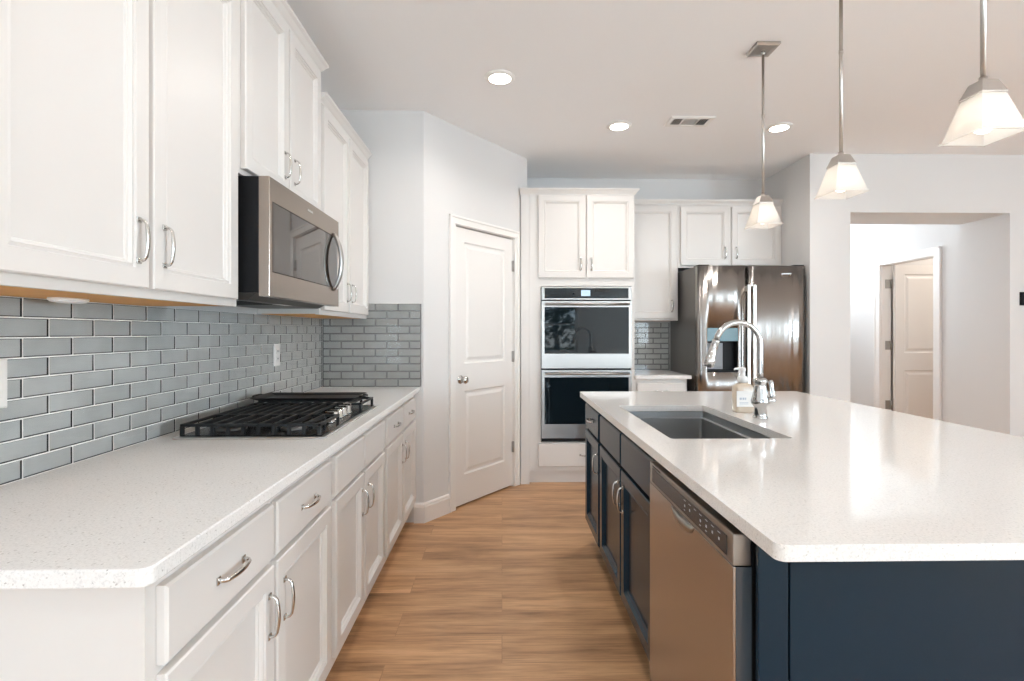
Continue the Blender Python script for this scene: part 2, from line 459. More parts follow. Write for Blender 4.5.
for z in (.33, 1.08, 1.83):
    bm = new(); add_box(bm, DU1-.020, .001, z-.045, DU1-.0045, .0065, z+.045, .001)
    add_lathe(bm, [(.0065, 0), (.0065, .09)], DU1-.006, -.003, 10, 'Z', z-.045)
    obj('hinge', bm, M_hinge, d1)

# baseboards at the return / pantry corner and along the facing wall
def baseboard(name, pts):
    for i, (p, q) in enumerate(zip(pts, pts[1:])):
        pass
    bm = new()
    prof = [(0, 0), (.016, 0), (.016, .105), (.012, .112), (.012, .122), (.006, .132), (0, .132)]
    n = len(pts); rings = []
    for i in range(n):
        a = V(pts[max(i-1, 0)]); b = V(pts[i]); c_ = V(pts[min(i+1, n-1)])
        d0 = (b-a).normalized() if i > 0 else (c_-b).normalized()
        d1_ = (c_-b).normalized() if i < n-1 else d0
        n0 = V((d0.y, -d0.x)); n1 = V((d1_.y, -d1_.x)); nn = (n0+n1).normalized(); k = 1/max(.3, nn.dot(n0))
        rings.append([(b.x+nn.x*k*o, b.y+nn.y*k*o, z) for o, z in prof])
    add_loft(bm, rings, False)
    return struct(name, bm, M_trim)
uu = dv.normalized()
pe = A_+uu*(DU0-.064)
baseboard('baseboard_pantry', [(-.592, RET), (A_.x, RET), (pe.x, pe.y)])
baseboard('baseboard_hall', [(2.60, 4.215), (OX0, 4.215), (OX0, OD)])
baseboard('baseboard_right', [(OX1, OD), (OX1, 4.215), (XR, 4.215)])

# door_2: hall door standing open into the room beyond
d2 = bpy.data.objects.new('door_2', None); C.objects.link(d2); d2['kind'] = 'structure'
d2.location = (HX, HY0, 0); d2.rotation_euler = (0, 0, PI/2)       # local x -> +Y ; front (-y) -> +X
bm = new()
W2 = HY1-HY0
# casing on the hall face (local +y is world -X)
for a, b in ((-.082, 0), (W2, W2+.082)):
    add_box(bm, a, 0.0, 0, b, .018, HZ, .003)
add_box(bm, -.082, 0, HZ, W2+.082, .018, HZ+.082, .003)
for a in (-.082, W2+.064): add_box(bm, a, .016, 0, a+.018, .024, HZ+.082, .002)
add_box(bm, -.082, .016, HZ+.064, W2+.082, .024, HZ+.082, .002)
add_box(bm, 0, -.11, 0, .006, 0, HZ); add_box(bm, W2-.006, -.11, 0, W2, 0, HZ); add_box(bm, 0, -.11, HZ-.006, W2, 0, HZ)
obj('door_frame', bm, M_trim, d2)
bm = new(); door_slab(bm, .70, 2.025, .035, 0)
sl = obj('door_panel', bm, M_door, d2); sl.rotation_euler = (0, 0, -PI/2); sl.location = (W2-.022, -.122, .012)
for z in (.45, 1.13, 1.83):
    bm = new(); add_box(bm, W2-.0095, -.105, z-.05, W2-.0062, -.045, z+.05, .001)
    add_lathe(bm, [(.008, 0), (.008, .1)], W2-.016, -.110, 10, 'Z', z-.05)
    obj('hinge', bm, M_hinge, d2)

# ------------------------------------------------------------------ cabinet parts
DOOR_RINGS = [(0, .001), (0, .016), (.003, .0195), (.047, .0195), (.0495, .0140), (.0565, .0165), (.0605, .0085), (.0645, .0075), (.067, .0030)]
SLAB_RINGS = [(0, .001), (0, .015), (.005, .0195)]
def pull(parent, cx, cz, length, horiz, yf, m=None):
    """arched bar pull with flared feet; yf = face it sits on"""
    bm = new(); h = length/2; n = 14
    pts, rs = [], []
    for s in (-1, 1):
        pts_, rs_ = [], []
    prof = [(-h, .0, .0054), (-h, .008, .0044), (-h+.002, .014, .0039), (-h+.009, .0195, .0040)]
    for i in range(1, n):
        t = -1+2*i/n
        prof.append((t*(h-.014), .0205+.0035*(1-t*t), .0039+.0012*(1-t*t)))
    prof += [(h-.009, .0195, .0040), (h-.002, .014, .0039), (h, .008, .0044), (h, .0, .0054)]
    for a, d, r in prof:
        pts.append((cx+a, yf-d, cz) if horiz else (cx, yf-d, cz+a)); rs.append(r)
    add_tube(bm, pts, rs, 10, (1.25, .8) , up=(0, 0, 1) if horiz else (1, 0, 0))
    for s in (-1, 1):
        if horiz: add_box(bm, cx+s*h-.007, yf-.003, cz-.008, cx+s*h+.007, yf+.0003, cz+.008, .001)
        else: add_box(bm, cx-.008, yf-.003, cz+s*h-.007, cx+.008, yf+.0003, cz+s*h+.007, .001)
    return obj('handle', bm, m or M_nickel, parent)

def front(parent, kind, x0, x1, z0, z1, m, hpos=None, y=0.0):
    """door or drawer front on the plane y; hpos: None, 'L','R' (vertical pull near top/bottom), 'C' (horizontal, centred)"""
    bm = new()
    add_panel(bm, x0, x1, z0, z1, y, DOOR_RINGS if kind == 'door' else SLAB_RINGS)
    o = obj(kind if kind != 'panel' else 'false_front', bm, m, parent)
    yf = y-.0195
    if hpos == 'C': pull(o, (x0+x1)/2, (z0+z1)/2, .100, True, yf)
    elif hpos:
        side, end = hpos
        ins = .040 if (end == 'B' or side == 'L') else .030
        hx = x0+ins if side == 'L' else x1-ins
        hz = z1-.115 if end == 'T' else z0+.115
        pull(o, hx, hz, .100, False, yf)
    return o

def base_cabinet(label, loc, rz, w, fronts, m, group=None, depth=.60, near_end=False, name='base_cabinet'):
    t = thing(name, label, 'cabinet', loc, rz, group)
    bm = new()
    add_box(bm, 0, 0, .112, w, depth, .884)
    obj('cabinet_body', bm, m, t)
    bm = new(); add_box(bm, 0.0, .07, 0, w, depth, .1115); obj('toe_kick', bm, m, t)
    for f in fronts: front(t, *f[:5], m, f[5])
    return t

def upper_cabinet(label, loc, rz, w, z0, z1, depth, fronts, m, crown=None, group=None, raw=True, ends=(0, 0)):
    t = thing('overhead_cabinet', label, 'cabinet', loc, rz, group)
    bm = new()
    add_box(bm, 0, 0, z0, w, .019, z1)                      # face frame
    add_box(bm, 0, .019, z0+(.0034 if raw else 0), w, depth, z1)
    obj('cabinet_body', bm, m, t)
    if raw:
        bm = new(); add_box(bm, .0162, .0192, z0+.0008, w-.0162, depth-.013, z0+.0033); obj('bottom_panel', bm, M_wood_raw, t)
    for f in fronts: front(t, *f[:5], m, f[5])
    if crown:
        h = crown
        bm = new(); add_skirt(bm, 0, w, 0, depth, ends, [(.0005, z1-.012), (.006, z1-.012), (.007, z1-.002), (.014, z1+.004), (.026, z1+h*.55), (.034, z1+h*.72), (.036, z1+h*.76), (.038, z1+h)])
        obj('crown_moulding', bm, m, t)
    return t

# ------------------------------------------------------------------ left run: base cabinets (local x -> world +Y, front -> +X)
FX = -.595
LY0, LY1, LY2, LY3 = .862, 1.762, 2.548, RET-.004
def two(w, m, top, hz=('RT', 'LT'), mid=.0, e=.026):
    h = w/2
    return [(top, e, h-.009, .713, .850, 'C' if top == 'drawer' else None), (top, h+.009, w-e, .713, .850, 'C' if top == 'drawer' else None),
            ('door', e, h-.009, .150, .697, hz[0]), ('door', h+.009, w-e, .150, .697, hz[1])]
base_cabinet('white base cabinet nearest the camera on the left, its bare end panel showing', (FX, LY0, 0), PI/2, LY1-LY0-.001, two(LY1-LY0, M_cab, 'drawer'), M_cab, 'white base cabinets along the left wall')
base_cabinet('white base cabinet under the gas cooktop, with blank false fronts over its doors', (FX, LY1, 0), PI/2, LY2-LY1-.001, two(LY2-LY1, M_cab, 'panel'), M_cab, 'white base cabinets along the left wall')
base_cabinet('white base cabinet at the far end of the left run, beside the pantry wall corner', (FX, LY2, 0), PI/2, LY3-LY2, two(LY3-LY2, M_cab, 'drawer'), M_cab, 'white base cabinets along the left wall')

def arc(cx, cy, r, a0, a1, n=6):
    return [(cx+r*math.cos(math.radians(a0+(a1-a0)*i/n)), cy+r*math.sin(math.radians(a0+(a1-a0)*i/n))) for i in range(n+1)]
bm = new()
cx0, cx1, cy0, cy1 = -1.2115, -.553, .808, RET-.002
add_prism(bm, [(cx0, cy0)]+arc(cx1-.02, cy0+.02, .02, -90, 0)+[(cx1, cy1), (cx0, cy1)], .885, .915)
o = obj('countertop', bm, M_quartz); bevelmod(o, .003)
tag(o, 'long speckled quartz countertop on the white cabinets along the left wall', 'countertop')

# ------------------------------------------------------------------ glass tile backsplashes
def tiles(name, label, axis, pos, a0, a1, rows, pitch, phase_even, z0=.9155, rowh=.0508, trim_edge=False, lim=None):
    """axis 'X': wall plane x=pos facing +X, a = Y ; axis 'Y': wall plane y=pos facing -Y, a = X"""
    bm = new(); g = .0048 if axis == 'X' else .0024; th = .007
    zt = z0+rows*rowh
    if axis == 'X': add_box(bm, pos, a0, z0, pos+.0035, a1, zt, mi=2)
    else: add_box(bm, a0, pos-.0035, z0, a1, pos, zt, mi=2)
    for r in range(rows):
        ph = phase_even if (r+1) % 2 == 0 else phase_even+pitch/2
        k = math.floor((a0-ph)/pitch)
        while True:
            s, e = ph+k*pitch, ph+(k+1)*pitch; k += 1
            if s >= a1: break
            s, e = max(s, a0), min(e, a1)
            if e-s < .008: continue
            s += g/2; e -= g/2
            lo, hi = z0+r*rowh+g/2, z0+(r+1)*rowh-g/2
            # each tile: painted back, dark sides and painted rim, clear face flush with the grout
            def pt(u, w, d): return (pos+d, u, w) if axis == 'X' else (u, pos-d, w)
            q = [(s, lo), (e, lo), (e, hi), (s, hi)]
            bk = [bm.verts.new(pt(u, w, .0038)) for u, w in q]
            ft = [bm.verts.new(pt(u, w, .0068)) for u, w in q]
            gl = [bm.verts.new(pt(u, w, .0069)) for u, w in q]
            ob = [bm.verts.new(pt(u+(du*.0004), w+(dw*.0004), .0068)) for (u, w), (du, dw) in zip(q, ((-1, -1), (1, -1), (1, 1), (-1, 1)))]
            m_ = .0016 if axis == 'X' else .0032  # painted rim imitates dark reflection inside the glass, wider on frontal walls
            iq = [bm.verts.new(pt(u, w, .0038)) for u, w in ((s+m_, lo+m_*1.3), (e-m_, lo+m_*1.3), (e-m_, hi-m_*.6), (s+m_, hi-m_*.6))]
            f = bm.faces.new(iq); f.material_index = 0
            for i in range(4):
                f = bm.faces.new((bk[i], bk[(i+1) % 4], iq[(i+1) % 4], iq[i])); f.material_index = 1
            for i in range(4):
                f = bm.faces.new((bk[i], bk[(i+1) % 4], ft[(i+1) % 4], ft[i])); f.material_index = 1
                f = bm.faces.new((ft[i], ft[(i+1) % 4], ob[(i+1) % 4], ob[i])); f.material_index = 1
            f = bm.faces.new(gl); f.material_index = 3
            # grout round this tile, brought up to the face
            gq = [(max(s-g/2, a0), lo-g/2), (min(e+g/2, a1), lo-g/2), (min(e+g/2, a1), hi+g/2), (max(s-g/2, a0), hi+g/2)]
            go = [bm.verts.new(pt(u, w, .0064)) for u, w in gq]; gi = [bm.verts.new(pt(u, w, .0064)) for u, w in q]
            for i in range(4):
                f = bm.faces.new((go[i], go[(i+1) % 4], gi[(i+1) % 4], gi[i])); f.material_index = 2
    # finished outer edge
    if axis == 'X': add_box(bm, pos, a0-.002, z0, pos+.0064, a0, zt, mi=2)
    else: add_box(bm, a1, pos-.0068, z0, a1+.002, pos, zt, mi=1); add_box(bm, a0, pos-.0068, zt, a1+.002, pos, zt+.0015, mi=2)
    return tag(obj(name, bm, [M_tile, M_tile_edge_shade, M_grout, M_tile_glass], None, False), label, 'backsplash', 'grey glass tile backsplashes')
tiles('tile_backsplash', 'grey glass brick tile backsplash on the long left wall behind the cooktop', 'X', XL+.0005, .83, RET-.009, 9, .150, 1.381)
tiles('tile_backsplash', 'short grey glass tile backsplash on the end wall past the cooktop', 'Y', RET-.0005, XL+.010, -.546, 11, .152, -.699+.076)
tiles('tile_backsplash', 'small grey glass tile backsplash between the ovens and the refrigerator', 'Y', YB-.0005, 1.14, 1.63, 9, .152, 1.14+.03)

# ------------------------------------------------------------------ left run: wall cabinets
UX = -.907
ud = .304
def udoors(w, z0, z1, e=.024):
    h = w/2
    return [('door', e, h-.008, z0, z1, 'RB'), ('door', h+.008, w-e, z0, z1, 'LB')]
G_UP = 'white wall cabinets along the left wall'
wA = LY1-.862
upper_cabinet('large white wall cabinet at upper left, nearest the camera, two tall doors', (UX, .862, 0), PI/2, wA-.002, 1.372, 2.44, ud, udoors(wA-.002, 1.395, 2.415), M_cab, .035, G_UP, ends=(1, 0))
wB = LY2-LY1
upper_cabinet('short white wall cabinet above the microwave, raised higher than its neighbours', (UX, LY1, 0), PI/2, wB-.002, 1.834, 2.580, ud, udoors(wB-.002, 1.853, 2.555), M_cab, .040, G_UP, raw=False, ends=(1, 1))
wC = RET-.014-LY2
upper_cabinet('white wall cabinet past the microwave, beside the end wall', (UX, LY2, 0), PI/2, wC, 1.372, 2.44, ud, udoors(wC, 1.395, 2.415), M_cab, .035, G_UP)

# under cabinet puck light
t = thing('under_cabinet_light', 'white oval light stuck under the large left wall cabinet', 'light', (-1.115, 1.335, 1.3726))
bm = new()
add_loft(bm, [[(x*a*1.0, y*b, z) for x, y in [(math.cos(2*PI*i/28), math.sin(2*PI*i/28)) for i in range(28)]] for a, b, z in ((.030, .052, 0), (.032, .054, -.003), (.030, .052, -.007))], True)
obj('housing', bm, M_white, t)
bm = new()
add_loft(bm, [[(x*a, y*b, z) for x, y in [(math.cos(2*PI*i/28), math.sin(2*PI*i/28)) for i in range(28)]] for a, b, z in ((.029, .051, -.0072), (.026, .048, -.010), (.017, .036, -.0125), (.001, .002, -.0133))], True)
obj('diffuser', bm, mat('puck_diffuser', (.86, .87, .88), .4), t)

# wall outlets
def outlet(label, loc, rz, sockets=True):
    t = thing('outlet', label, 'outlet', loc, rz, 'white wall plates on the tile')
    bm = new(); add_panel(bm, -.036, .036, -.059, .059, 0, [(0, 0), (0, .003), (.003, .0055), (.014, .006)]); obj('cover_plate', bm, M_white, t)
    if sockets:
        for z in (-.020, .020):
            bm = new(); add_panel(bm, -.016, .016, z-.014, z+.014, -.0061, [(0, 0), (0, .002), (.002, .003)])
            s = obj('socket', bm, M_white, t)
            bm = new()
            for x in (-.006, .006): add_box(bm, x-.001, -.0100, z-.004, x+.001, -.0092, z+.005)
            obj('slots', bm, M_black, s)
    else:
        bm = new(); add_panel(bm, -.016, .016, -.033, .033, -.0061, [(0, 0), (0, .003), (.003, .0045)]); obj('rocker', bm, M_white, t)
TX = XL+.0080
outlet('white outlet plate in the tile at the far left picture edge', (TX, 1.226, 1.162), PI/2, False)
outlet('white outlet plate in the tile behind the gas cooktop', (TX, 2.745, 1.162), PI/2)
outlet('small white outlet plate in the tile beside the double oven', (1.195, YB-.0082, 1.19), 0)

# ------------------------------------------------------------------ gas cooktop
KX0, KX1, KY0, KY1 = -1.135, -.612, 1.775, 2.545
t = thing('gas_cooktop', 'black gas cooktop with cast iron grates and silver knobs in the left countertop', 'cooktop', ((KX0+KX1)/2, (KY0+KY1)/2, .9152))
kw, kd = (KX1-KX0)/2, (KY1-KY0)/2
bm = new(); add_box(bm, -kw, -kd, 0, kw, kd, .007, .003); obj('tray', bm, mat('tray_steel', (.74, .73, .71), .3, 1.0), t)
bm = new(); add_box(bm, -kw+.016, -kd+.016, .0072, kw-.016, kd-.016, .0105, .0015); obj('burner_deck', bm, M_enamel, t)
for bx, by, r in ((-.13, -.25, .045), (.10, -.25, .036), (-.04, 0.0, .055), (-.13, .25, .036), (.10, .25, .045)):
    bm = new()
    add_lathe(bm, [(r+.010, .0106), (r+.010, .016), (r, .021), (r*.95, .0225), (0, .0225)], bx, by, 22, 'Z')
    b = obj('burner', bm, M_burner, t)
    bm = new(); add_lathe(bm, [(r*.82, .0227), (r*.84, .030), (r*.6, .033), (0, .0335)], bx, by, 22, 'Z'); obj('burner_cap', bm, M_iron, b)
def grate(y0, y1, x0, x1):
    bm = new(); zt, zb = .050, .040; w = .011
    # outer frame, sloped apron bars
    add_box(bm, x0, y0, zb, x1, y0+w, zt, .002); add_box(bm, x0, y1-w, zb, x1, y1, zt, .002)
    add_box(bm, x0, y0, zb, x0+w, y1, zt, .002); add_box(bm, x1-w, y0, zb, x1, y1, zt, .002)
    n = 9
    for i in range(1, n):
        c = x0+w/2+(x1-x0-w)*i/n
        add_box(bm, c-w*.42, y0, zb-.004, c+w*.42, y1, zt+.001, .002)
    # feet along both long edges, leaning outwards
    for i in range(n+1):
        c = x0+w/2+(x1-x0-w)*i/n
        for yy, s in ((y0, -1), (y1-w, 1)):
            ya = yy+(0 if s < 0 else 0)
            add_box(bm, c-w/2, ya, .0107, c+w/2, ya+w, zb, 0)
    obj('grate', bm, M_iron, t)
gx0, gx1 = -kw+.016, kw-.022
g0, g1, g2, g3 = -kd+.018, -.152, .152, kd-.018
grate(g0, g1-.001, gx0, gx1); grate(g1, g2-.001, gx0, gx1-.110); grate(g2, g3, gx0, gx1)
for i in range(5):
    ky = -.116+i*.058
    bm = new()
    kx = kw-.074
    add_lathe(bm, [(.021, .0106), (.021, .014), (.0175, .017), (.0170, .040), (.0150, .044), (0, .0445)], kx, ky, 22, 'Z')
    add_box(bm, kx-.018, ky-.0045, .036, kx+.018, ky+.0045, .054, .002)
    obj('knob', bm, M_chrome, t)
# griddle lying on the far grate
t = thing('griddle', 'black flat griddle lying on the far grate of the gas cooktop', 'griddle', (-.90, 2.420, .9152+.0512))
bm = new()
add_loft(bm, [[(-x, -y, z), (x, -y, z), (x, y, z), (-x, y, z)] for x, y, z in ((.205, .085, 0.0), (.205, .085, .006), (.235, .108, .020), (.238, .111, .021), (.231, .105, .0205), (.204, .084, .010))], False)
obj('pan', bm, M_iron, t)
for s in (-1, 1):
    bm = new(); add_tube(bm, [(s*.236, -.035, .018), (s*.256, -.028, .019), (s*.262, 0, .019), (s*.256, .028, .019), (s*.236, .035, .018)], .005, 8); obj('handle', bm, M_iron, t)

# ------------------------------------------------------------------ microwave over the cooktop (local x -> +Y, front -> +X)
MX = -.805; MY0, MY1, MZ0, MZ1 = 1.782, 2.530, 1.410, 1.826
mw = MY1-MY0; mh = MZ1-MZ0
t = thing('microwave', 'stainless over the range microwave with dark window and bowed handle', 'microwave', (MX, MY0, MZ0), PI/2)
bm = new(); add_box(bm, 0, .038, .012, mw, .395, mh, .002); obj('case', bm, M_black, t)
bm = new()
add_loft(bm, [[(.01, .05, .0115), (mw-.01, .05, .0115), (mw-.01, .39, .0115), (.01, .39, .0115)], [(.03, .09, -.012), (mw-.03, .09, -.012), (mw-.03, .37, -.012), (.03, .37, -.012)]], False)
o = obj('underside', bm, mat('vent_grey', (.05, .048, .045), .4, .5), t)
bm = new()
for i in range(9): add_box(bm, .08+i*.03, .14, -.0135, .098+i*.03, .30, -.0122)
obj('filter_slots', bm, M_black, o)
wx0, wx1, wz0, wz1 = .022, mw-.012, .085, mh-.082
bm = new()
# door frame round the dark window
fr = [(0, .0365), (0, .003), (.003, 0), ]
add_loft(bm, [[(ins, y, ins), (mw-ins, y, ins), (mw-ins, y, mh-ins), (ins, y, mh-ins)] for ins, y in ((0, .0365), (0, .0015), (.0015, 0))]+
         [[(wx0, 0, wz0), (wx1, 0, wz0), (wx1, 0, wz1), (wx0, 0, wz1)], [(wx0+.003, .004, wz0+.003), (wx1-.003, .004, wz0+.003), (wx1-.003, .004, wz1-.003), (wx0+.003, .004, wz1-.003)]], False)
dr = obj('door', bm, M_steel_mw, t)
bm = new(); add_box(bm, wx0+.0035, .0005, wz0+.0035, wx1-.0035, .0038, wz1-.0035)
obj('window_glass', bm, mat('microwave_glass', (.030, .022, .017), .03, spec=.6, coat=.35), dr)
bm = new(); pts = []; rs = []
hx = mw-.078
for i in range(19):
    a = -1+2*i/18
    pts.append((hx+.006*(1-a*a), -.001-.036*(1-a*a)**.8, (wz0+wz1)/2+a*.135)); rs.append(.0095+.004*(1-a*a))
add_tube(bm, pts, rs, 12, (1.2, .75), up=(1, 0, 0)); obj('handle', bm, M_steel, dr)
bm = new(); add_box(bm, mw/2-.030, -.0012, mh-.040, mw/2+.030, .0, mh-.030, .0004); obj('badge', bm, M_nickel, dr)
bm = new(); add_box(bm, mw*.42, .10, -.0125, mw*.58, .13, -.0115); obj('lamp_lens', bm, M_white, t)

# ------------------------------------------------------------------ tall oven cabinet and double oven (faces -Y)
OVY = 4.296
t = thing('oven_cabinet', 'tall white cabinet built around the double wall oven', 'cabinet', (0, OVY, 0))
X0, X1 = .232, 1.122
vx0, vx1, vz0, vz1 = .332, 1.090, .362, 1.662
bm = new()
add_box(bm, X0, .02, .112, X1, .632, .355); add_box(bm, X0, .02, 1.668, X1, .632, 2.45)           # boxes below and above
add_box(bm, X0, .02, .355, vx0-.004, .632, 1.668); add_box(bm, vx1+.004, .02, .355, X1, .632, 1.668); add_box(bm, vx0-.004, .60, .355, vx1+.004, .632, 1.668)
# face frame with a wide filler at the left
add_box(bm, X0, 0, .112, vx0-.004, .0195, 2.45); add_box(bm, vx1+.004, 0, .112, X1, .02, 2.45)
add_box(bm, vx0-.004, 0, .112, vx1+.004, .02, .355); add_box(bm, vx0-.004, 0, 1.668, vx1+.004, .02, 2.45)
obj('cabinet_body', bm, M_cab, t)
bm = new(); add_box(bm, .232, .055, 0, X1, .63, .1118); obj('toe_kick', bm, M_cab, t)
front(t, 'door', .305, .7035, 1.738, 2.432, M_cab, 'RB'); front(t, 'door', .7125, 1.112, 1.738, 2.432, M_cab, 'LB')
front(t, 'drawer', .305, 1.112, .150, .345, M_cab, 'C')
bm = new(); add_loft(bm, [[(X0, 0-o_, z), (X1+o_, 0-o_, z), (X1+o_, .295, z), (X1, .295, z), (X1, .632, z), (X0, .632, z)] for o_, z in ((.0005, 2.438), (.006, 2.438), (.007, 2.448), (.014, 2.455), (.028, 2.475), (.036, 2.482), (.038, 2.49))], False)
obj('crown_moulding', bm, M_cab, t)

bm = new(); add_box(bm, .160, OVY, 0, X0-.0005, OVY+.0195, 2.4375)
add_loft(bm, [[(.150, OVY-o_, z), (X0-.0005, OVY-o_, z), (X0-.0005, OVY+.0195, z), (.165, OVY+.0195, z)] for o_, z in ((.0005, 2.438), (.006, 2.438), (.007, 2.448), (.014, 2.455), (.028, 2.475), (.036, 2.482), (.038, 2.49))], False)
struct('trim_1', bm, M_cab)

t = thing('double_oven', 'stainless double wall oven with black glass doors', 'oven', (vx0, OVY, vz0))
ow, oh = vx1-vx0, vz1-vz0
bm = new(); add_box(bm, 0.0, .003, 0.0, ow, .58, oh); obj('oven_body', bm, M_black, t)
def zz(z): return z-vz0
bm = new(); add_box(bm, 0, -.020, zz(1.553), ow, .0025, oh, .002); cp = obj('control_panel', bm, M_steel, t)
bm = new(); add_box(bm, .025, -.0225, zz(1.566), ow-.025, -.0202, zz(1.652)); obj('control_glass', bm, M_glass_dark, cp)
bm = new(); add_box(bm, .333, -.0232, zz(1.585), .410, -.0227, zz(1.635)); obj('display', bm, M_display, cp)
bm = new(); add_lathe(bm, [(.009, 0), (.009, .0004), (.007, .0006)], .27, zz(1.607), 16, 'Y', -.0226); obj('touch_button', bm, M_black, cp)
def oven_door(z0, z1, g0, g1):
    bm = new()
    add_box(bm, 0, -.030, z0, .024, .0025, z1); add_box(bm, ow-.024, -.030, z0, ow, .0025, z1)
    add_box(bm, .024, -.030, z0, ow-.024, .0025, g0); add_box(bm, .024, -.030, g1, ow-.024, .0025, z1)
    add_box(bm, .024, -.018, g0, ow-.024, .0025, g1)
    d = obj('oven_door', bm, M_steel, t)
    bm = new(); add_box(bm, .0242, -.0292, g0+.0002, ow-.0242, -.0182, g1-.0002); obj('door_glass', bm, M_glass_dark, d)
    bm = new(); hz = z1-.026
    add_tube(bm, [(.028, -.062, hz), (ow-.028, -.062, hz)], .013, 14, (.85, 1.1))
    for s in (.055, ow-.055): add_tube(bm, [(s, -.0301, hz), (s, -.052, hz)], .010, 10)
    obj('handle', bm, M_steel, d)
oven_door(zz(.978), zz(1.542), zz(1.10), zz(1.492))
oven_door(zz(.392), zz(.962), zz(.510), zz(.903))
bm = new(); add_box(bm, 0, -.018, zz(.364), ow, .0025, zz(.389)); obj('vent_strip', bm, M_black, t)

# ------------------------------------------------------------------ back run right of the ovens
bw = 1.572-1.124
base_cabinet('narrow white base cabinet between the double oven and the refrigerator', (1.124, 4.312, 0), 0, bw, [('drawer', .02, bw-.02, .713, .850, 'C'), ('door', .02, bw-.02, .150, .697, 'LT')], M_cab, None, .63)
bm = new(); add_box(bm, 1.1235, 4.280, .885, 1.605, 4.942, .915)
o = obj('countertop', bm, M_quartz); bevelmod(o, .003); tag(o, 'small quartz countertop between the double oven and the refrigerator', 'countertop')
UY = 4.645
G_BK = 'white wall cabinets on the back wall'
w1 = 1.612-1.124
upper_cabinet('single door white wall cabinet between the oven cabinet and the refrigerator', (1.1235, UY, 0), 0, w1, 1.386, 2.447, .302, [('door', .022, w1-.020, 1.405, 2.428, 'RB')], M_cab, None, G_BK)
w2 = 2.573-1.613
upper_cabinet('wide low white wall cabinet above the stainless refrigerator', (1.613, UY, 0), 0, w2, 1.872, 2.447, .302,
              [('door', .018, w2/2-.012, 1.892, 2.428, 'RB'), ('door', w2/2+.012, w2-.022, 1.892, 2.428, 'LB')], M_cab, None, G_BK, raw=False)
bm = new(); add_loft(bm, [[(1.1235, UY-o_, z), (2.573, UY-o_, z), (2.573, UY+.3, z), (1.1235, UY+.3, z)] for o_, z in ((.0, 2.4475), (.012, 2.4475), (.014, 2.458), (.028, 2.475), (.034, 2.482), (.036, 2.492))], False)
o = obj('crown_moulding', bm, M_cab); tag(o, 'long white crown moulding topping the wall cabinets above the refrigerator', 'moulding')

# ------------------------------------------------------------------ refrigerator
FRX0, FRX1, FRY = 1.630, 2.540, 4.200
t = thing('refrigerator', 'stainless french door refrigerator with in-door water dispenser', 'refrigerator', (FRX0, FRY, 0))
fw = FRX1-FRX0
bm = new(); add_box(bm, .003, .078, .03, fw-.003, .72, 1.835, .004); obj('case', bm, M_steel_side, t)
bm = new(); add_box(bm, .02, .05, .0, fw-.02, .60, .0295); obj('base_grille', bm, M_black, t)
for hc in (.01, fw-.10):
    bm = new(); add_box(bm, hc, .02, 1.8355, hc+.09, .14, 1.845, .003); obj('hinge_cover', bm, M_black, t)
def fr_door(x0, x1, z0, z1, hole=None, name='door'):
    bm = new(); n = 10
    # gently bowed front
    if hole is None:
        rings = []
        xs = [x0+(x1-x0)*i/n for i in range(n+1)]
    bow = .010
    def yb(x): u = (x-x0)/(x1-x0)*2-1; return .012 - bow*(1-u*u) + .012*max(0, abs(u)-.93)/.07
    xs = sorted(set([x0+(x1-x0)*i/14 for i in range(15)]+([hole[0], hole[1]] if hole else [])))
    zs = [z0]+([hole[2], hole[3]] if hole else [])+[z1]
    vf = {(i, k): bm.verts.new((x, yb(x), z)) for i, x in enumerate(xs) for k, z in enumerate(zs)}
    vb = {(i, k): bm.verts.new((x, .074, z)) for i, x in enumerate(xs) for k, z in enumerate(zs)}
    ih = (xs.index(hole[0]), xs.index(hole[1])) if hole else None
    for i in range(len(xs)-1):
        for k in range(len(zs)-1):
            if hole and ih[0] <= i < ih[1] and k == 1: continue
            f = bm.faces.new((vf[i, k], vf[i+1, k], vf[i+1, k+1], vf[i, k+1])); f.smooth = True
    I, K = len(xs)-1, len(zs)-1
    for i in range(I):
        bm.faces.new((vf[i, 0], vb[i, 0], vb[i+1, 0], vf[i+1, 0])); bm.faces.new((vf[i, K], vf[i+1, K], vb[i+1, K], vb[i, K]))
        for k in range(K): bm.faces.new((vb[i, k], vb[i, k+1], vb[i+1, k+1], vb[i+1, k]))
    for k in range(K):
        bm.faces.new((vf[0, k], vf[0, k+1], vb[0, k+1], vb[0, k])); bm.faces.new((vf[I, k], vb[I, k], vb[I, k+1], vf[I, k+1]))
    if hole:
        # walls of the dispenser well
        def well(a, b, c_, d): bm.faces.new((a, b, c_, d))
        for i in range(*ih):
            for k in (1, 2): bm.faces.new((vf[i, k], vf[i+1, k], vb[i+1, k], vb[i, k]))
        for i in ih: bm.faces.new((vf[i, 1], vf[i, 2], vb[i, 2], vb[i, 1]))
    return obj(name, bm, M_steel_fr, t)
mid = fw/2-.035
dx0, dx1, dz0, dz1 = .075, .335, .948, 1.318
dl = fr_door(.0, mid-.002, .735, 1.835, (dx0, dx1, dz0, dz1))
drr = fr_door(mid+.003, fw, .735, 1.835)
frz = fr_door(.0, fw, .06, .728, None, 'freezer_drawer')
bm = new()
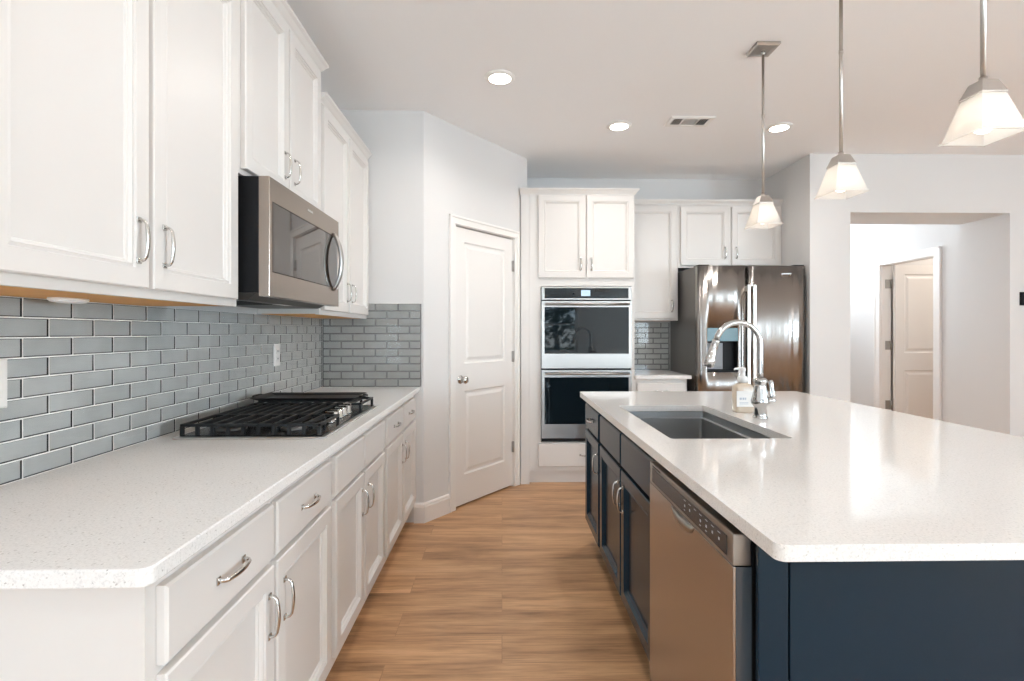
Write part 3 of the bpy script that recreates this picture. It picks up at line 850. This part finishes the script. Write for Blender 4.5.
# dispenser: dark tub, lit control panel, paddle, tray
add_box(bm, dx0+.001, .066, dz0+.001, dx1-.001, .073, 1.205)
add_box(bm, dx0+.001, .012, dz0+.001, dx0+.006, .066, 1.205); add_box(bm, dx1-.006, .012, dz0+.001, dx1-.001, .066, 1.205)
add_box(bm, dx0+.001, .008, dz0+.001, dx1-.001, .066, dz0+.012)
dp = obj('dispenser', bm, M_black, dl)
bm = new(); add_box(bm, dx0+.001, .006, 1.206, dx1-.001, .060, dz1-.001, .002); obj('dispenser_panel', bm, M_teal, dl)
bm = new(); add_box(bm, dx0+.07, .040, 1.00, dx0+.135, .050, 1.17, .003); add_box(bm, dx0+.02, .050, .97, dx0+.15, .064, 1.19, .003); obj('dispenser_paddle', bm, mat('paddle_grey', (.22, .23, .25), .35), dl)
for hxx, dd in ((mid-.022, dl), (mid+.026, drr)):
    bm = new(); z0, z1 = .79, 1.672
    add_box(bm, hxx-.013, -.058, z0, hxx+.013, -.040, z1, .005)
    for z in (z0+.03, z1-.03): add_box(bm, hxx-.010, -.042, z-.02, hxx+.010, .016, z+.02, .003)
    obj('handle', bm, M_bar, dd)
bm = new(); add_box(bm, .05, -.056, .655, fw-.05, -.040, .680, .005)
for x in (.08, fw-.08): add_box(bm, x-.02, -.042, .657, x+.02, .010, .678, .003)
obj('handle', bm, M_steel, frz)
bm = new(); add_box(bm, fw-.215, .0005, 1.762, fw-.130, .0085, 1.774, .0015); obj('badge', bm, M_chrome, drr)

# ------------------------------------------------------------------ island (cabinet fronts face -X: local x -> world -Y)
IX = .526
IY0, IY1, IY2, IY3 = 1.072, 1.692, 2.655, 3.115
G_IS = 'navy base cabinets of the island'
base_cabinet('narrow navy drawer base cabinet at the far end of the island', (IX, IY3, 0), -PI/2, IY3-IY2-.001,
             [('drawer', .020, IY3-IY2-.022, .713, .850, 'C'), ('door', .020, IY3-IY2-.022, .150, .697, 'RT')], M_navy, G_IS, .60)
ws = IY2-IY1-.001
sinkcab = thing('sink_cabinet', 'navy double door cabinet below the island sink', 'cabinet', (IX, IY2, 0), -PI/2, G_IS)
bm = new()
add_box(bm, 0, 0, .112, ws, .019, .884); add_box(bm, 0, .019, .112, .018, .60, .884); add_box(bm, ws-.018, .019, .112, ws, .60, .884)
add_box(bm, .018, .582, .112, ws-.018, .60, .884); add_box(bm, .018, .019, .112, ws-.018, .582, .130)
obj('cabinet_body', bm, M_navy, sinkcab)
bm = new(); add_box(bm, 0, .07, 0, ws, .60, .1115); obj('toe_kick', bm, M_navy, sinkcab)
for f in two(ws, M_navy, 'panel', e=.022): front(sinkcab, *f[:5], M_navy, f[5])

t = thing('island_panels', 'navy end and back panels of the kitchen island', 'island')
bm = new()
add_box(bm, .545, 1.052, 0, 1.50, 1.070, .884)
add_box(bm, .596, 1.0435, .1, 1.436, 1.052, .884, .0012)
obj('end_panel', bm, M_navy, t)
bm = new(); add_box(bm, .528, 1.040, 0, .590, 1.0518, .884, .002); obj('corner_stile', bm, M_navy, t)
bm = new(); add_box(bm, .5905, 1.040, 0, 1.44, 1.0434, .0995, .001); obj('base_trim', bm, M_navy, t)
bm = new(); add_box(bm, 1.14, 1.0702, 0, 1.50, 3.115, .884); obj('back_panel', bm, M_navy, t)
bm = new(); add_box(bm, 1.44, 1.045, 0, 1.502, 1.0518, .884, .0015); obj('corner_stile', bm, M_navy, t)

# dishwasher
t = thing('dishwasher', 'stainless dishwasher with dark control strip at the near end of the island', 'dishwasher', (IX, IY1-.003, 0), -PI/2)
dw = IY1-IY0-.006
bm = new(); add_box(bm, .003, .006, .10, dw-.003, .58, .868); obj('tub', bm, M_black, t)
bm = new(); add_box(bm, .01, .055, 0, dw-.01, .56, .0995); obj('kick_plate', bm, M_black, t)
PX = -.034
# console: steel frame round the dark strip
bm = new(); add_box(bm, 0, PX, .787, dw, .005, .856, .003); con = obj('console', bm, M_steel, t)
bm = new(); add_box(bm, .030, PX-.0012, .797, dw-.030, PX-.0002, .841, .0004); obj('control_strip', bm, mat('console_black', (.035, .036, .040), .25), con)
for i in range(7):
    x = dw-.285+i*.036
    bm = new()
    add_box(bm, x-.007, PX-.0018, .8325, x+.007, PX-.0013, .8343)
    if i != 2: add_box(bm, x-.0035, PX-.0018, .816, x+.0035, PX-.0013, .822)
    if i in (0, 3, 4): add_box(bm, x-.006, PX-.0018, .8065, x+.003, PX-.0013, .8083)
    obj('button_icon', bm, M_icon, con)
bm = new()
for i in range(6): add_box(bm, .034+i*.014, PX-.0006, .846, .043+i*.014, PX+.002, .8505)
obj('vent_slots', bm, M_black, con)
bm = new(); add_box(bm, 0, PX, .115, dw, PX+.006, .7855, .0015); dd = obj('door', bm, M_steel_dw, t)
bm = new(); add_box(bm, .001, PX+.0062, .116, dw-.001, .0055, .785); obj('door_liner', bm, mat('door_liner', (.06, .075, .09), .22, spec=.6), dd)
bm = new()
# pocket grip under the console: a shallow scooped lip
rings = []
for i in range(13):
    a = -1+2*i/12; h_ = .030*math.sqrt(max(0, 1-a*a))+.002
    x = dw/2+a*.085
    rings.append([(x, PX-.0004, .784), (x, PX-.0030-.004*(1-a*a), .784-h_*.45), (x, PX-.0015, .784-h_), (x, PX+.001, .784-h_*.5)])
add_loft(bm, rings, True); obj('pocket_grip', bm, M_steel, dd)

# island countertop with the sink opening
def slab_with_hole(name, outer, hole, z0, z1, m, label):
    bm = new()
    def loop(pts):
        vs = [bm.verts.new((x, y, z1)) for x, y in pts]
        return [bm.edges.new((vs[i], vs[(i+1) % len(vs)])) for i in range(len(vs))]
    es = loop(outer)+loop(hole)
    bmesh.ops.triangle_fill(bm, edges=es, use_beauty=True)
    r = bmesh.ops.extrude_face_region(bm, geom=list(bm.faces))
    bmesh.ops.translate(bm, verts=[g for g in r['geom'] if isinstance(g, bmesh.types.BMVert)], vec=(0, 0, z0-z1))
    o = obj(name, bm, m); bevelmod(o, .003)
    return tag(o, label, 'countertop')
ix0, ix1, iy0, iy1 = .480, 1.832, .879, 3.15
sx0, sx1, sy0, sy1 = .586, 1.016, 1.757, 2.553
outer = arc(ix0+.018, iy0+.018, .018, 180, 270)+arc(ix1-.018, iy0+.018, .018, 270, 360)+arc(ix1-.02, iy1-.02, .02, 0, 90)+arc(ix0+.02, iy1-.02, .02, 90, 180)
rr = .012
hole = arc(sx0+rr, sy0+rr, rr, 180, 270, 3)+arc(sx1-rr, sy0+rr, rr, 270, 360, 3)+arc(sx1-rr, sy1-rr, rr, 0, 90, 3)+arc(sx0+rr, sy1-rr, rr, 90, 180, 3)
slab_with_hole('countertop', outer, hole, .885, .915, M_quartz_i, 'big white quartz island countertop with a sink cut into it')

# undermount sink
t = thing('kitchen_sink', 'rectangular stainless sink set under the island countertop', 'sink', ((sx0+sx1)/2, (sy0+sy1)/2, .884))
hx_, hy_ = (sx1-sx0)/2, (sy1-sy0)/2
bm = new()
def rc(hx, hy, r, z, n=4):
    p = arc(hx-r, hy-r, r, 0, 90, n)+arc(-hx+r, hy-r, r, 90, 180, n)+arc(-hx+r, -hy+r, r, 180, 270, n)+arc(hx-r, -hy+r, r, 270, 360, n)
    return [(x, y, z) for x, y in p]
prof = [(-.006, 0), (.010, 0), (.010, -.002), (.002, -.003), (.002, -.030), (.002, -.032), (-.012, -.032), (-.014, -.033), (-.014, -.215), (-.020, -.222), (-.045, -.224), (-.14, -.227), (-.18, -.228)]
add_loft(bm, [rc(hx_+o_, hy_+o_, max(.006, .016 if o_ > -.1 else .02), z) for o_, z in prof[1:]], False, caps=False)
lp = [bm.verts.new(p) for p in rc(hx_-.18, hy_-.18, .02, -.228)]; bm.faces.new(lp)
o = obj('basin', bm, M_steel_sink, t)
sm = o.modifiers.new('thickness', 'SOLIDIFY'); sm.thickness = .0015; sm.offset = -1
bm = new(); add_lathe(bm, [(.055, -.2275), (.055, -.2255), (.040, -.2250), (.036, -.2265), (.0, -.2268)], 0.02, 0, 24); obj('drain', bm, M_chrome, t)

# faucet: bridge between body and pull-down spray head (spout swings towards -X)
t = thing('kitchen_faucet', 'polished chrome gooseneck faucet with pull-down spray head on the island', 'faucet', (1.107, 2.165, .9152))
bm = new()
add_lathe(bm, [(.031, 0), (.031, .006), (.026, .012), (.0265, .018), (.0250, .048), (.032, .058), (.0375, .066), (.0375, .076), (.033, .092), (.0265, .130), (.0245, .148), (.0285, .158), (.0285, .165), (.019, .174)], 0, 0, 28)
obj('faucet_body', bm, M_chrome, t)
bm = new()
pts = [(0, 0, .165+.235*i/6) for i in range(7)]
Rg = .096; zc_ = .400-.085
pts = [(0, 0, .165+(.315-.165)*i/5) for i in range(6)]
for i in range(1, 15):
    a = math.radians(180*i/14*.93)
    pts.append((-Rg+Rg*math.cos(a), 0, .315+Rg*1.0*math.sin(a)))
add_tube(bm, pts, .0120, 16); obj('spout', bm, M_chrome, t)
e = V(pts[-1]); dd_ = (V(pts[-1])-V(pts[-2])).normalized()
bm = new()
add_tube(bm, [e, e+dd_*.004, e+dd_*.010, e+dd_*.014, e+dd_*.05, e+dd_*.078, e+dd_*.086, e+dd_*.114, e+dd_*.119], [.0130, .0165, .0165, .0145, .0170, .0210, .0245, .0240, .017], 20)
sh = obj('spray_head', bm, M_chrome, t)
bm = new(); add_tube(bm, [e+dd_*.1192, e+dd_*.121], [.015, .015], 18); obj('spray_face', bm, M_black, sh)
bm = new()
add_tube(bm, [(.026, 0, .078), (.050, -.004, .076), (.060, -.005, .076)], [.018, .017, .012], 16)
add_tube(bm, [(.054, -.004, .078), (.051, -.005, .100), (.046, -.006, .130), (.042, -.006, .156), (.041, -.006, .164)], [.0125, .011, .009, .0105, .0065], 12, (1, 1))
obj('lever', bm, M_chrome, t)

# soap bottle
t = thing('soap_bottle', 'clear pump bottle of peach hand soap with a white label on the island', 'bottle', (1.112, 2.335, .9152))
bm = new(); bw_ = .041
def sq(h, r, z): return rc(h, h*.62, min(r, h*.6), z)
add_loft(bm, [sq(.038, .014, 0), sq(.042, .016, .003), sq(.0435, .016, .010), sq(.0435, .016, .112), sq(.041, .016, .122), sq(.028, .012, .132), sq(.017, .01, .136)], True)
obj('bottle', bm, mat('peach_soap', (.93, .78, .62), .06, spec=.6, coat=.4, trans=.45, ior=1.35), t)
bm = new(); add_box(bm, -.041, -.0288, .028, .041, -.0272, .100); lb = obj('bottle_label', bm, mat('label_white', (.86, .85, .83), .5), t)
bm = new()
for x0_, w_ in ((-.028, .006), (-.020, .004), (-.013, .007), (-.003, .005)): add_box(bm, x0_, -.0294, .060, x0_+w_, -.0289, .070)
for z_ in (.046, .040): add_box(bm, -.028, -.0294, z_, .012, -.0289, z_+.002)
obj('label_print', bm, mat('label_print', (.45, .50, .58), .6), lb)
bm = new(); add_lathe(bm, [(.018, .1362), (.0225, .140), (.0235, .158), (.019, .164), (.0115, .167), (.0110, .188), (.0135, .190), (.0135, .203), (.008, .206), (0, .2065)], 0, 0, 22)
add_tube(bm, [(0, 0, .200), (-.020, 0, .201), (-.034, 0, .200), (-.040, 0, .195)], [.007, .0055, .0045, .004], 10)
obj('pump', bm, M_white, t)

# ------------------------------------------------------------------ pendants
def pendant(y, label):
    zb = 1.838
    t = thing('pendant_light', label, 'pendant light', (1.368, y, zb), 0, 'pendant lights over the island')
    top = CEIL-zb
    bm = new(); add_loft(bm, [[(-s, -s, z), (s, -s, z), (s, s, z), (-s, s, z)] for s, z in ((.030, top-.022), (.056, top-.018), (.061, top-.012), (.061, top-.0005))], False); obj('canopy', bm, M_satin, t)
    bm = new(); add_tube(bm, [(0, 0, .152), (0, 0, top-.02)], .0068, 12)
    add_tube(bm, [(0, 0, top-.040), (0, 0, top-.022)], [.010, .010], 12); add_tube(bm, [(0, 0, .150), (0, 0, .172)], .010, 12)
    add_tube(bm, [(0, 0, .150+.42), (0, 0, .150+.435)], .0082, 12)
    obj('rod', bm, M_satin, t)
    bm = new(); add_loft(bm, [[(-s, -s, z), (s, -s, z), (s, s, z), (-s, s, z)] for s, z in ((.0370, .1155), (.0370, .119), (.0225, .156), (.021, .1575))], False); obj('shade_cap', bm, M_satin, t)
    bm = new()
    out = [(.0345, .115), (.0635, .007), (.0690, .004), (.0690, 0)]; inn = [(.0615, .0005), (.0585, .008), (.031, .113)]
    add_loft(bm, [[(-s, -s, z), (s, -s, z), (s, s, z), (-s, s, z)] for s, z in out+inn], False, caps=False, closed=True)
    obj('glass_shade', bm, M_frost, t)
    bm = new(); add_lathe(bm, [(.0, .012), (.012, .014), (.022, .022), (.0265, .036), (.024, .052), (.016, .070), (.013, .084), (.013, .110)], 0, 0, 20); obj('bulb', bm, M_bulb, t)
    return t
pendant(1.424, 'nearest and largest looking glass pendant light, at the right picture edge')
pendant(2.032, 'middle of the three glass pendant lights over the island')
pendant(2.647, 'farthest glass pendant light, with its square ceiling plate showing')

# recessed downlights and ceiling register
def downlight(x, y, label, lit=42):
    t = thing('recessed_light', label, 'ceiling light', (x, y, CEIL), 0, 'round recessed ceiling lights')
    bm = new()
    add_lathe(bm, [(.062, -.0004), (.089, -.0004), (.090, -.003), (.086, -.006), (.066, -.012), (.062, -.010)], 0, 0, 36, caps=False)
    obj('trim_ring', bm, M_white, t)
    bm = new(); add_lathe(bm, [(.0655, -.0102), (.060, -.013), (.03, -.0155), (0, -.016)], 0, 0, 32); obj('lens', bm, M_downlight, t)
    l = bpy.data.lights.new('downlight_beam', 'AREA'); l.shape = 'DISK'; l.size = .12; l.energy = lit; l.color = WARM; l.spread = math.radians(150)
    o = bpy.data.objects.new('downlight_beam', l); C.objects.link(o); o.parent = t; o.location = (0, 0, -.022)
LIT = 4.6
downlight(-.012, 2.985, 'recessed ceiling light nearest the left wall cabinets', LIT)
downlight(.845, 3.665, 'recessed ceiling light just left of the ceiling vent', LIT)
downlight(2.015, 3.672, 'recessed ceiling light right of the vent, behind the far pendant rod', LIT)
for x, y in ((-.012, 1.2), (-.012, -.6), (2.6, .6), (4.6, 2.4), (3.2, -2.0)):  # unseen lamps without fittings, added out of view as fill
    l = bpy.data.lights.new('downlight_beam', 'AREA'); l.shape = 'DISK'; l.size = .12; l.energy = LIT; l.color = WARM
    o = bpy.data.objects.new('downlight_beam', l); C.objects.link(o); o.location = (x, y, CEIL-.02)
l = bpy.data.lights.new('bedroom_light', 'AREA'); l.shape = 'DISK'; l.size = .3; l.energy = 12; l.color = (1, .90, .8)
o = bpy.data.objects.new('bedroom_light', l); C.objects.link(o); o.location = (5.4, 5.2, CEIL-.03)

t = thing('ceiling_vent', 'white rectangular air register in the ceiling between two recessed lights', 'vent', (1.325, 3.582, CEIL))
bm = new()
vw, vd = .155, .085
add_loft(bm, [[(-x, -y, z), (x, -y, z), (x, y, z), (-x, y, z)] for x, y, z in ((vw, vd, -.0004), (vw, vd, -.004), (vw-.006, vd-.006, -.009), (vw-.028, vd-.028, -.009), (vw-.030, vd-.030, -.002))], False, caps=False)
obj('vent_frame', bm, M_white, t)
bm = new(); add_box(bm, -vw+.028, -vd+.028, -.0016, vw-.028, vd-.028, -.0006); obj('vent_opening', bm, M_hole, t)
bm = new()
for i in range(5):
    for sgn in (-1, 1):
        x = sgn*(vw-.036-i*.014)
        add_box(bm, x-.0065, -vd+.031, -.0072, x+.0065, vd-.031, -.0062, rot=Matrix.Rotation(math.radians(-38), 3, 'Y'), piv=V((x, 0, -.0067)))
for i in range(7):
    y = -vd+.040+i*(2*vd-.080)/6
    add_box(bm, -vw+.104, y-.0085, -.0072, vw-.104, y+.0085, -.0062, rot=Matrix.Rotation(math.radians(14), 3, 'X'), piv=V((0, y, -.0067)))
for x in (-vw+.101, vw-.101): add_box(bm, x-.002, -vd+.029, -.0088, x+.002, vd-.029, -.003)
obj('vent_louvres', bm, M_white, t)

# black wall control at the right edge
t = thing('thermostat', 'small black thermostat on the wall at the right picture edge', 'thermostat', (4.402, 4.2148, 1.563))
bm = new(); add_panel(bm, -.040, .040, -.056, .056, 0, [(0, 0), (0, .014), (.006, .020)]); obj('case', bm, M_black, t)
bm = new(); add_box(bm, -.030, -.0208, -.035, .030, -.0201, .042); obj('screen', bm, M_glass_dark, t)
